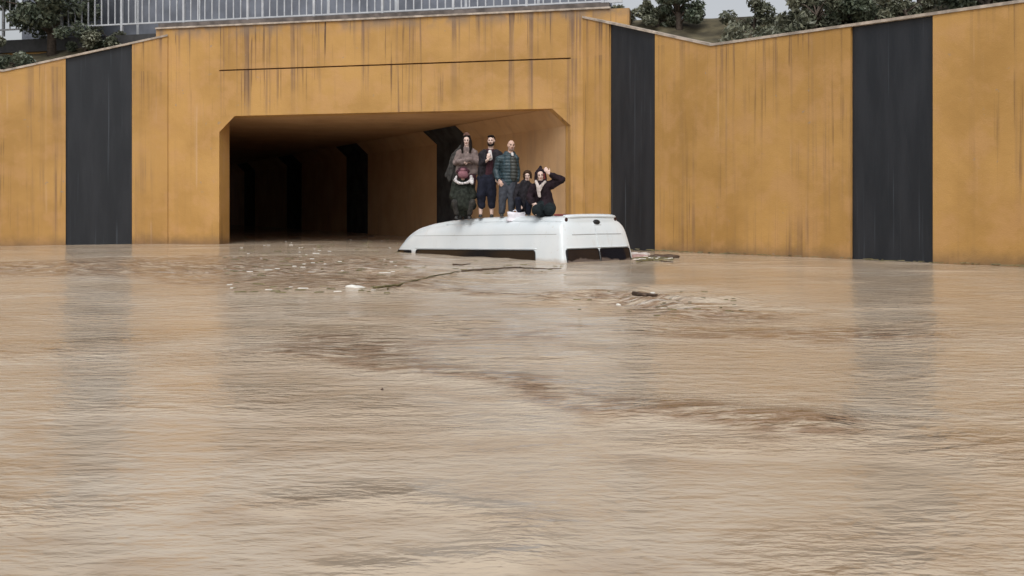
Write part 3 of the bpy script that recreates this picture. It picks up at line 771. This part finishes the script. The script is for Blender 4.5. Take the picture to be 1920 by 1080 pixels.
# hair: cap over the skull and two falls over the shoulders
c=MB(); PH=lambda *a: hc+R@Vector(a)
c.ell(PH(0,.040,.030),(.098,.088,.108),R)
c.cone(PH(-.05,-.015,.100),PH(.05,-.015,.100),.035,.035); c.cone(PH(0,.03,.10),PH(0,.03,.125),.08,.05)
for sx in (-1,1): limb(c,[PH(sx*.075,-.01,.06),PH(sx*.092,-.01,-.05),PH(sx*.10,-.05,-.17),PH(sx*.085,-.09,-.27)],[.028,.034,.036,.018])
remeshed(c,'hair',M_hair,root,.009,fold=.006,fscale=(40,40,6))
c=MB(); c.ell(PH(-.004,.02,.150),(.060,.055,.045),R); c.cone(PH(-.05,.0,.115),PH(.05,.0,.115),.035,.035); remeshed(c,'headband',cloth('brown_headband',(.13,.07,.055)),root,.009,fold=.005)
c=MB()
limb(c,[J(862,278,.02),J(853,296,-.02),J(846,318,-.03),J(842,336,-.04)],[.05,.075,.075,.055],flat=.6,axis=Vector((0,1,0)))
limb(c,[J(860,286,.03),J(855,308,.03),J(853,326,.0),J(851,345,-.02)],[.06,.09,.07,.045],flat=.6,axis=Vector((0,1,0)))
limb(c,[J(864,276,.07),J(850,292,.10),J(838,330,.04)],[.05,.06,.045],flat=.6,axis=Vector((0,1,0)))
remeshed(c,'draped_coat',M_greycoat,root,.011,fold=.022,fscale=(16,9,4))
for sx in (-1,1): shoe(root,(sx*.10,0,0.0))

# -- child sitting bowed in front of her
q=roofz(3.78,.78); D2=D1-.42; root,J=person(868,HZ-(roofz(3.7,.45).z-CAMZ)*F/D2,D2,'seated child in pink knit hat and dark green coat, head bowed, at the woman\'s feet')
b=MB(); R=head_rot(6,32); hc=J(868,329,-.10); head(b,hc,R,.86)
limb(b,[hc+Vector((0,.02,-.03)),J(868,340)],[.045,.05]); limb(b,[J(868,345),J(868,365),J(868,392,.05)],[.11,.12,.13],flat=.8,axis=Vector((0,1,0)))
shl,shr=J(853,345),J(883,345); limb(b,[shl,shr],[.05,.05])
for s_,sh,ex,kx,fx in ((-1,shl,848,852,856),(1,shr,889,886,880)):
    el=J(ex,368,-.05); wr=J(868+s_*6,376,-.22); limb(b,[sh,el,wr],[.04,.034,.026]); hand(b,wr,(-s_,-.2,.0),s_,.8,.8,(0,1,0))
    limb(b,[J(868+s_*7,396,.05),J(kx,378,-.26),J(fx,402,-.16)],[.075,.055,.038])
remeshed(b,'body',M_skin2,root,VX); face_parts(root,hc,R,.86,False)
c=MB(); limb(c,[J(868,343),J(868,364,-.02),J(868,388,0)],[.14,.185,.225],flat=.78,axis=Vector((0,1,0))); limb(c,[shl,shr],[.075,.075])
for sh,ex,wx in ((shl,848,862),(shr,889,874)): limb(c,[sh,J(ex,368,-.05),J(wx,376,-.20)],[.078,.070,.048])
limb(c,[J(868,368,-.06),J(862,384,-.12)],[.18,.15]); limb(c,[J(868,368,-.06),J(876,384,-.12)],[.18,.15]); limb(c,[J(858,370,-.08),J(853,386,-.06)],[.10,.10]); limb(c,[J(879,370,-.08),J(885,386,-.06)],[.10,.10])
remeshed(c,'coat',M_green,root,.011,fold=.016,fscale=(9,9,5))
c=MB()
for s_,kx,fx in ((-1,852,856),(1,886,880)): limb(c,[J(868+s_*7,396,.05),J(kx,379,-.26),J(fx,401,-.18)],[.095,.072,.052])
remeshed(c,'trousers',M_greycoat,root,.011,fold=.010)
c=MB(); PH=lambda *a: hc+R@(Vector(a)*.9)
c.ell(PH(0,.008,.022),(.120,.122,.092),R); c.cone(PH(-.06,-.07,.025),PH(.06,-.07,.025),.045,.045); c.ell(PH(0,.04,.145),(.06,.05,.03),R)
remeshed(c,'knit_hat',M_pink,root,.009,fold=.010)
c=MB(); c.ell(J(868,318.5,.02),(.115,.10,.075)); c.cone(J(860,322,-.02),J(876,321,-.02),.06,.06); remeshed(c,'hood',M_maroon,root,.010,fold=.010)
c=MB(); limb(c,[J(856,331,.0),J(853,338,-.05),J(860,343,-.14),J(868,344,-.16),J(877,342,-.14),J(885,337,-.05),J(883,330,.0)],[.030,.038,.034,.030,.036,.040,.030])
limb(c,[J(884,336,-.08),J(885,343,-.16)],[.05,.04]); remeshed(c,'scarf',M_scarf,root,.010,fold=.012)
for fx in (856,880): 
    p_=J(fx,402,-.16); shoe(root,(p_.x,p_.y,0))

# -- bearded man with navy shorts and bare calves
q=roofz(2.95,.50); D3=q.y; root,J=person(911,HZ-(q.z-CAMZ)*F/D3,D3,'standing bearded man in dark open jacket and navy shorts, hand raised to chest')
b=MB(); R=head_rot(-10,2); hc=J(921,264.5,-.02); head(b,hc,R,1.02)
limb(b,[hc-Vector((0,-.01,.03)),J(920,282)],[.056,.062]); limb(b,[J(919,290),J(918,305),J(915,325),J(913,336)],[.12,.13,.125,.14],flat=.75,axis=Vector((0,1,0)))
shl,shr=J(904,290),J(936,290); limb(b,[shl,shr],[.07,.07])
el=J(903,309,-.05); wr=J(915,299,-.24); limb(b,[shl,el,wr],[.052,.042,.029]); hand(b,wr,(.15,-.1,1),-1,.7,1.05,(0,1,0))
el2=J(938,311,.02); wr2=J(933,330,-.10); limb(b,[shr,el2,wr2],[.052,.042,.029]); hand(b,wr2,(-.1,-.2,-1),1,.5,1,(0,1,0))
lf,rf=J(901,404),J(922,404); lf.z=.06; rf.z=.06
limb(b,[J(908,338),J(903,370,-.03),J(901.5,386,.02),lf],[.10,.062,.056,.036]); limb(b,[J(919,338),J(921,370,-.03),J(921.5,386,.02),rf],[.10,.062,.056,.036])
remeshed(b,'body',M_skin2,root,VX); face_parts(root,hc,R)
c=MB(); PH=lambda *a: hc+R@(Vector(a)*1.02)
c.ell(PH(0,.040,.052),(.084,.078,.086),R); c.cone(PH(-.045,-.035,.098),PH(.04,-.045,.102),.030,.034); remeshed(c,'hair',M_hair,root,.008,fold=.005,fscale=(50,50,30))
c=MB(); c.cone(PH(-.040,-.050,-.080),PH(.040,-.050,-.080),.030,.030); c.cone(PH(-.030,-.068,-.098),PH(.030,-.068,-.098),.022,.022)
for sx in (-1,1): c.cone(PH(sx*.066,-.012,-.015),PH(sx*.052,-.040,-.080),.014,.024)
c.cone(PH(-.028,-.088,-.042),PH(.028,-.088,-.042),.008,.008); remeshed(c,'beard',M_hair,root,.007,fold=.004,fscale=(60,60,60))
c=MB(); limb(c,[J(919,288),J(918,305),J(915,326),J(913,334)],[.130,.150,.145,.150],flat=.72,axis=Vector((0,1,0))); remeshed(c,'shirt',M_maroon,root,.011,fold=.010)
c=MB(); limb(c,[shl,shr],[.088,.088])
limb(c,[J(909,289,.0),J(906,308,.0),J(904,334,.0)],[.11,.12,.115]); limb(c,[J(930,289,.0),J(931,308,.0),J(929,334,.0)],[.11,.12,.115])
limb(c,[J(919,289,.08),J(918,330,.09)],[.13,.13]); limb(c,[shl,el,J(910,302,-.16)],[.082,.072,.052]); limb(c,[shr,el2,J(934,327,-.08)],[.082,.070,.050])
remeshed(c,'jacket',M_blackj,root,.011,fold=.016)
c=MB(); limb(c,[J(906,335),J(918,335)],[.15,.15],flat=.85,axis=Vector((0,1,0)))
limb(c,[J(907,340),J(902.5,366,-.03),J(902,381,.0)],[.145,.108,.086]); limb(c,[J(919,340),J(922.0,366,-.03),J(922,382,.0)],[.145,.108,.086]); limb(c,[J(912,345),J(912,360)],[.12,.08]); c.cone(J(903,384,-.01),J(903,385,-.01),.088,.085,flat=1); c.cone(J(922,384,-.01),J(922,385,-.01),.088,.085)
remeshed(c,'shorts',M_navy,root,.011,fold=.012)
c=MB(); c.cone(J(918.5,284,-.13),J(919,297,-.16),.042,.055,flat=.6,axis=Vector((0,1,0))); remeshed(c,'shirt_front',M_tee,root,.009,fold=.008)
for p_ in (lf,rf): shoe(root,(p_.x,p_.y,0))

# -- bald man in puffer jacket and jeans
q=roofz(2.30,.50); D4=q.y; root,J=person(951,HZ-(q.z-CAMZ)*F/D4,D4,'standing bald man in teal quilted puffer jacket and grey blue jeans')
b=MB(); R=head_rot(14,2,4); hc=J(958.5,273,-.02); head(b,hc,R,1.0)
limb(b,[hc-Vector((0,-.01,.03)),J(956,291)],[.058,.066]); limb(b,[J(953,298),J(953,312),J(953,328),J(953,340)],[.12,.13,.13,.14],flat=.78,axis=Vector((0,1,0)))
shl,shr=J(937,299),J(966,298); limb(b,[shl,shr],[.07,.07])
el=J(930.5,320,.03); wr=J(936,338,-.10); limb(b,[shl,el,wr],[.052,.044,.030]); hand(b,wr,(.45,-.2,-.8),-1,.5,1.1,(.2,1,0))
el2=J(970,320,.06); wr2=J(970,340,.0); limb(b,[shr,el2,wr2],[.052,.044,.030]); hand(b,wr2,(-.1,-.1,-1),1,.5,1,(0,1,0))
lf,rf=J(941,404),J(959,404); lf.z=.06; rf.z=.06
limb(b,[J(947,345),J(942,374,-.03),lf],[.10,.06,.038]); limb(b,[J(959,345),J(960,374,-.03),rf],[.10,.06,.038])
remeshed(b,'body',M_skin,root,VX); face_parts(root,hc,R)
c=MB(); PH=lambda *a: hc+R@Vector(a); c.cone(PH(-.036,-.050,-.085),PH(.036,-.050,-.085),.026,.026)
for sx in (-1,1): c.cone(PH(sx*.062,-.015,-.030),PH(sx*.048,-.042,-.080),.010,.020)
c.cone(PH(-.024,-.086,-.043),PH(.024,-.086,-.043),.006,.006); remeshed(c,'beard',M_stub,root,.007)
z0=J(953,312).z
def quilt(p): return .010*abs(math.sin((p.z-z0+.02*p.x)*math.pi/.072+.5*noise.noise(p*5)))-.005 if abs(p.x)<.26 else .004*abs(math.sin((p.z-z0)*math.pi/.085))
c=MB(); limb(c,[J(953,296),J(953,312),J(953,330),J(954,339)],[.145,.175,.170,.165],flat=.80,axis=Vector((0,1,0))); limb(c,[shl,shr],[.092,.092])
limb(c,[shl,el,J(934,335,-.08)],[.080,.070,.056]); limb(c,[shr,el2,J(970,337,.0)],[.076,.066,.052]); limb(c,[J(950,290,.03),J(961,290,.03)],[.075,.075])
remeshed(c,'puffer_jacket',M_teal,root,.010,quilt=quilt,fold=.012)
c=MB(); limb(c,[J(961,298,-.085),J(963,318,-.10),J(963,334,-.09)],[.075,.085,.08],flat=.7,axis=Vector((0,1,0))); remeshed(c,'front_panel',M_olive,root,.010,quilt=quilt)
c=MB(); c.cone(J(960.5,288,-.12),J(961,291,-.13),.030,.028); remeshed(c,'collar_shirt',M_tee,root,.008)
c=MB(); limb(c,[J(946,343),J(959,343)],[.135,.135],flat=.85,axis=Vector((0,1,0)))
limb(c,[J(946.5,347),J(942,374,-.03),Vector((lf.x,lf.y,.10))],[.125,.088,.070]); limb(c,[J(959,347),J(960,374,-.03),Vector((rf.x,rf.y,.10))],[.125,.088,.070])
remeshed(c,'jeans',M_jean,root,.010,fold=.012)
for p_ in (lf,rf): shoe(root,(p_.x,p_.y,0))

# -- child crouching behind
q=roofz(1.70,.02); D5=q.y; root,J=person(983,HZ-(q.z-CAMZ)*F/D5,D5,'small brown haired child in black crouching between the bald man and the waving figure')
b=MB(); R=head_rot(-6,6,-4); hc=J(989,330,-.05); head(b,hc,R,.85)
limb(b,[hc-Vector((0,-.01,.03)),J(987,343)],[.045,.05]); limb(b,[J(985,350),J(983,370),J(982,392)],[.10,.11,.13],flat=.85,axis=Vector((0,1,0)))
shl,shr=J(973,350),J(998,350); limb(b,[shl,shr],[.05,.05])
for s_,sh,ex,wx in ((-1,shl,966,974),(1,shr,1001,994)):
    wr=J(wx,384,-.24); limb(b,[sh,J(ex,370,-.08),wr],[.04,.034,.026]); hand(b,wr,(-s_*.4,-.3,-.6),s_,.8,.8,(0,1,0))
    limb(b,[J(982+s_*6,394,.02),J(982+s_*11,374,-.28),J(982+s_*9,401,-.22)],[.08,.055,.04])
remeshed(b,'body',M_skin2,root,VX); face_parts(root,hc,R,.85)
c=MB(); PH=lambda *a: hc+R@(Vector(a)*.85); c.ell(PH(0,.038,.040),(.094,.088,.098),R); c.cone(PH(-.05,-.03,.098),PH(.05,-.03,.098),.035,.035)
for sx in (-1,1): c.cone(PH(sx*.08,.0,.05),PH(sx*.085,.01,-.05),.028,.024)
remeshed(c,'hair',M_brown,root,.008,fold=.006,fscale=(40,40,10))
c=MB(); limb(c,[J(985,347),J(983,368),J(982,388)],[.13,.165,.185],flat=.85,axis=Vector((0,1,0))); limb(c,[shl,shr],[.072,.072])
for sh,ex,wx in ((shl,966,974),(shr,1001,994)): limb(c,[sh,J(ex,370,-.08),J(wx,382,-.21)],[.072,.064,.046])
remeshed(c,'coat',M_blackj,root,.011,fold=.014)
c=MB()
for s_ in (-1,1): limb(c,[J(982+s_*6,394,.02),J(982+s_*11,375,-.28),J(982+s_*9,400,-.22)],[.10,.074,.052])
remeshed(c,'trousers',M_navy,root,.011,fold=.01)
for s_ in (-1,1):
    p_=J(982+s_*9,401,-.12); shoe(root,(p_.x,p_.y,0))

# -- hooded figure kneeling with raised arm
q=roofz(1.12,.52); D6=q.y; root,J=person(1018,HZ-(q.z-CAMZ)*F/D6,D6,'kneeling figure in dark hooded jacket and pale scarf with one arm raised to the head')
b=MB(); R=head_rot(4,6,-4); hc=J(1013,329,-.04); head(b,hc,R,.98)
limb(b,[hc-Vector((0,-.01,.03)),J(1014,345)],[.052,.058]); limb(b,[J(1016,352),J(1018,366),J(1021,382),J(1022,390)],[.12,.13,.135,.15],flat=.8,axis=Vector((0,1,0)))
shl,shr=J(1000,351),J(1032,347); limb(b,[shl,shr],[.07,.07])
el=J(1052,337,-.02); wr=J(1030,326,-.10); limb(b,[shr,el,wr],[.052,.044,.030]); hand(b,wr,(-.62,-.02,.75),-1,.5,1.1,(-.1,1,.2))
el2=J(993,371,-.06); wr2=J(999,382,-.22); limb(b,[shl,el2,wr2],[.052,.042,.029]); hand(b,wr2,(.8,-.25,-.4),-1,.4,1.1,(0,1,0))
for s_ in (-1,1): limb(b,[J(1022+s_*7,391,.02),J(1019+s_*13,398,-.34),J(1021+s_*9,401,.10)],[.10,.062,.045])
remeshed(b,'body',M_skin2,root,VX); face_parts(root,hc,R,.98)
c=MB(); PH=lambda *a: hc+R@Vector(a)
c.ell(PH(0,.045,.035),(.105,.095,.115),R); c.cone(PH(-.055,-.015,.095),PH(.05,-.015,.100),.036,.036); c.cone(PH(0,.03,.10),PH(.02,.05,.165),.07,.035)
for sx in (-1,1): limb(c,[PH(sx*.085,-.02,.06),PH(sx*.100,-.015,-.05),PH(sx*.09,-.03,-.14)],[.032,.034,.042])
remeshed(c,'hood',M_plum,root,.009,fold=.008)
c=MB(); c.cone(PH(.074,-.05,.03),PH(.080,-.04,-.07),.018,.020); remeshed(c,'hood_lining',M_redst,root,.008)
c=MB(); limb(c,[J(1016,349),J(1018,365),J(1021,382),J(1022,390,-.06)],[.150,.190,.205,.215],flat=.80,axis=Vector((0,1,0))); limb(c,[shl,shr],[.092,.092])
limb(c,[shr,el,J(1034,328,-.10)],[.096,.090,.056]); limb(c,[shl,el2,J(998,380,-.20)],[.090,.078,.054])
remeshed(c,'jacket',M_plum,root,.011,fold=.018)
c=MB(); limb(c,[J(1005,340,-.10),J(1009,350,-.20),J(1011.5,368,-.22)],[.032,.036,.034],flat=.6,axis=Vector((0,1,0))); limb(c,[J(1022,341,-.10),J(1014,350,-.20),J(1011.5,358,-.22)],[.032,.034,.030],flat=.6,axis=Vector((0,1,0)))
remeshed(c,'scarf',M_wscarf,root,.009,fold=.008)
c=MB()
for s_ in (-1,1): limb(c,[J(1022+s_*7,389,.02),J(1019+s_*12,394,-.33),J(1019+s_*11,399,-.20),J(1021+s_*9,400,.10)],[.15,.115,.085,.060])
limb(c,[J(1016,386,-.10),J(1016,398,-.18)],[.13,.10]); limb(c,[J(1027,386,-.08),J(1028,398,-.12)],[.12,.10])
remeshed(c,'trousers',M_tealtr,root,.011,fold=.012)
for s_ in (-1,1):
    p_=J(1021+s_*9,401,.12); shoe(root,(p_.x,p_.y,0),(0,1,0))

# -- belongings on the roof
def zr(px,D): 
    k=(px-960)/F; return k*D
q=roofz(1.95,.74); Db=q.y; p=at(968,394,Db); zb_=q.z-.005
m=MB(); r=random.Random(4)
bw=.205; 
for i in range(9):
    for j in range(14):
        t=i/8; a=2*math.pi*j/14
        w_=bw*(1-.10*t+.05*math.sin(3*t*3)); dd=.09*(1-.35*t)
        x=w_*math.copysign(abs(math.cos(a))**.55,math.cos(a)); y=dd*math.copysign(abs(math.sin(a))**.7,math.sin(a))
        m.v.append((x+r.uniform(-.012,.012),y+r.uniform(-.014,.014),.195*t+r.uniform(-.006,.006)+(.015*math.sin(a*2) if i==8 else 0)))
for i in range(8):
    for j in range(14): m.f.append((i*14+j,i*14+(j+1)%14,(i+1)*14+(j+1)%14,(i+1)*14+j))
m.f.append(tuple(range(14))[::-1]); m.f.append(tuple(8*14+j for j in range(14)))
bag=empty('carrier_bag',(p.x,p.y,zb_),label='white plastic carrier bag standing on the van roof by the bald man\'s legs',cat='bag')
m.build('bag_body',M_bag,bag,smooth=True)
MB().tube([(-.07,0,.19),(-.065,-.01,.225),(-.03,-.01,.245),(.0,0,.235),(.03,0,.19)],.012,6).build('handle',M_bag,bag,smooth=True)
q=roofz(.42,.55)
m=MB(); m.cone((-.20,0,.012),(.18,.08,.012),.022,.018,10,3); m.cone((-.02,.0,.02),(.20,-.03,.012),.018,.014,10,3)
o=remeshed(m,'rolled_umbrella',M_redst,None,.006,fold=.004,label='rolled dark red umbrella lying at the rear corner of the van roof',cat='umbrella'); o.location=q

# ---------------------------------------------------------------- floating debris
def bend(px_list,r,name,mat,label,cat,z=.012,n=6,jit=.012,seed=1,group=None):
    rr=random.Random(seed); P=[on_water(*p) for p in px_list]; pts=[]
    for a,b in zip(P[:-1],P[1:]):
        for i in range(6): 
            t=i/6; pts.append(a.lerp(b,t)+Vector((rr.uniform(-jit,jit),rr.uniform(-jit,jit)*2,z+rr.uniform(-.004,.006))))
    pts.append(P[-1]+Vector((0,0,z))); o0=pts[0].copy(); N_=len(pts)
    o=MB().tube([p-o0 for p in pts],[r*(1-.6*i/N_) for i in range(N_)],n).build(name,mat,None,smooth=True,label=label,cat=cat,group=group)
    o.location=o0; return o
bend([(702,547),(745,541),(800,527),(862,514)],.018,'reed',M_reed,'long thin reed stem floating left of the van side window','reed',jit=.02,z=.05)
bend([(868,512),(915,509),(972,505),(1000,508),(1052,507)],.018,'branch',M_wood,'thin dark branch floating in front of the van side','branch',jit=.04,z=.035,seed=3)
bend([(726,545),(727,530),(731,520)],.012,'reed',M_reed,'short upright looking reed crossing the long stem','reed',z=.02,seed=5)
bend([(850,497),(868,498),(882,496)],.018,'twig',M_wood,'short twig floating close under the van side window','twig',z=.015,seed=8)
def lump(name,px,py,size,mat,label,cat,seed,rot=0,fold=.03):
    m=MB(); r=random.Random(seed)
    for i in range(4): m.ell((r.uniform(-.4,.4)*size[0],r.uniform(-.4,.4)*size[1],r.uniform(0,.5)*size[2]),(size[0]*.45,size[1]*.5,size[2]*.55),None,12,8)
    o=remeshed(m,name,mat,None,max(.008,min(size)*.12),fold=fold*min(size)*4,fscale=(6,6,6),label=label,cat=cat); o.location=on_water(px,py); o.rotation_euler=(0,0,rot); return o
lump('foam_block',668,543,(.20,.10,.07),M_foam,'white chunk of foam floating at the left below the van nose','litter',2)
lump('crumpled_sheet',1208,484,(.42,.16,.11),M_pinkl,'crumpled pinkish plastic caught beside the rear right corner of the van','litter',3)
lump('plastic_litter',1200,481,(.30,.12,.10),M_trash,'pale plastic litter heaped against the van rear corner','litter',5)
lump('driftwood',1243,484,(.55,.20,.10),M_wood,'dark driftwood at the foot of the dark panel','driftwood',6)
lump('driftwood',697,444,(.30,.12,.09),M_wood,'dark lump of driftwood drifting into the tunnel mouth','driftwood',7)
lump('litter_scrap',716,733,(.016,.014,.030),M_wood,'tiny dark scrap floating alone in the open foreground water','litter',8)
lump('foam_scrap',1222,551,(.06,.05,.035),M_foam,'small white scrap of foam in the broken water at right','litter',9)
lump('foam_scrap',1160,573,(.05,.04,.025),M_foam,'small white scrap left of the broken water','litter',10)
bend([(1195,492),(1225,489),(1262,493)],.022,'branch',M_wood,'brown branch floating below the dark panel','branch',jit=.05,z=.02,seed=12)
bend([(1190,556),(1215,559),(1232,558)],.030,'branch',M_wood,'dark half sunk branch in the broken water at right','branch',jit=.03,z=.035,seed=13)

# bits of leaf, straw and scum drifting in the eddies and along the walls
r=random.Random(99); m=MB()
def bit(p,sz):
    a=r.gauss(0,.35); l=sz*r.uniform(.5,1.6); w_=sz*r.uniform(.12,.35); d=Vector((math.cos(a),math.sin(a),0)); n=Vector((-d.y,d.x,0)); h=.006+sz*.12
    p=Vector((p[0],p[1],.012+r.uniform(0,.02)))
    m.hexa([p-d*l-n*w_,p+d*l*.8-n*w_*.5,p+d*l+n*w_*.6,p-d*l*.7+n*w_,p-d*l*.8-n*w_*.6+Vector((0,0,h)),p+d*l*.7-n*w_*.3+Vector((0,0,h)),p+d*l*.8+n*w_*.3+Vector((0,0,h)),p-d*l*.6+n*w_*.6+Vector((0,0,h))])
for i in range(150):
    s_=r.uniform(.3,14); p=C0+WR*s_-BR*abs(r.gauss(0,.22)); bit(p,r.uniform(.02,.09))
for i in range(60):
    q=on_water(1190+r.random()*75,487+r.gauss(0,3)); bit(q,r.uniform(.03,.13))
for i in range(130):
    q=on_water(r.uniform(420,745),r.uniform(446,555)); bit(q,r.uniform(.02,.085))
for i in range(45):
    q=on_water(r.uniform(745,1060),507+r.gauss(0,5)); bit(q,r.uniform(.015,.06))
for i in range(40):
    q=on_water(r.uniform(1080,1400),572+r.gauss(0,12)); bit(q,r.uniform(.012,.04))
m.build('floating_scum',M_reed,None,label='scattered straw, leaf bits and scum drifting on the brown water',kind='stuff')
m=MB()
for i in range(60):
    q=on_water(r.uniform(430,742),r.uniform(446,552)); bit(q,r.uniform(.02,.06))
for i in range(25):
    q=on_water(1190+r.random()*70,485+r.gauss(0,3)); bit(q,r.uniform(.02,.07))
m.build('floating_foam_flecks',M_foam,None,label='small pale flecks of foam drifting on the brown water',kind='stuff')
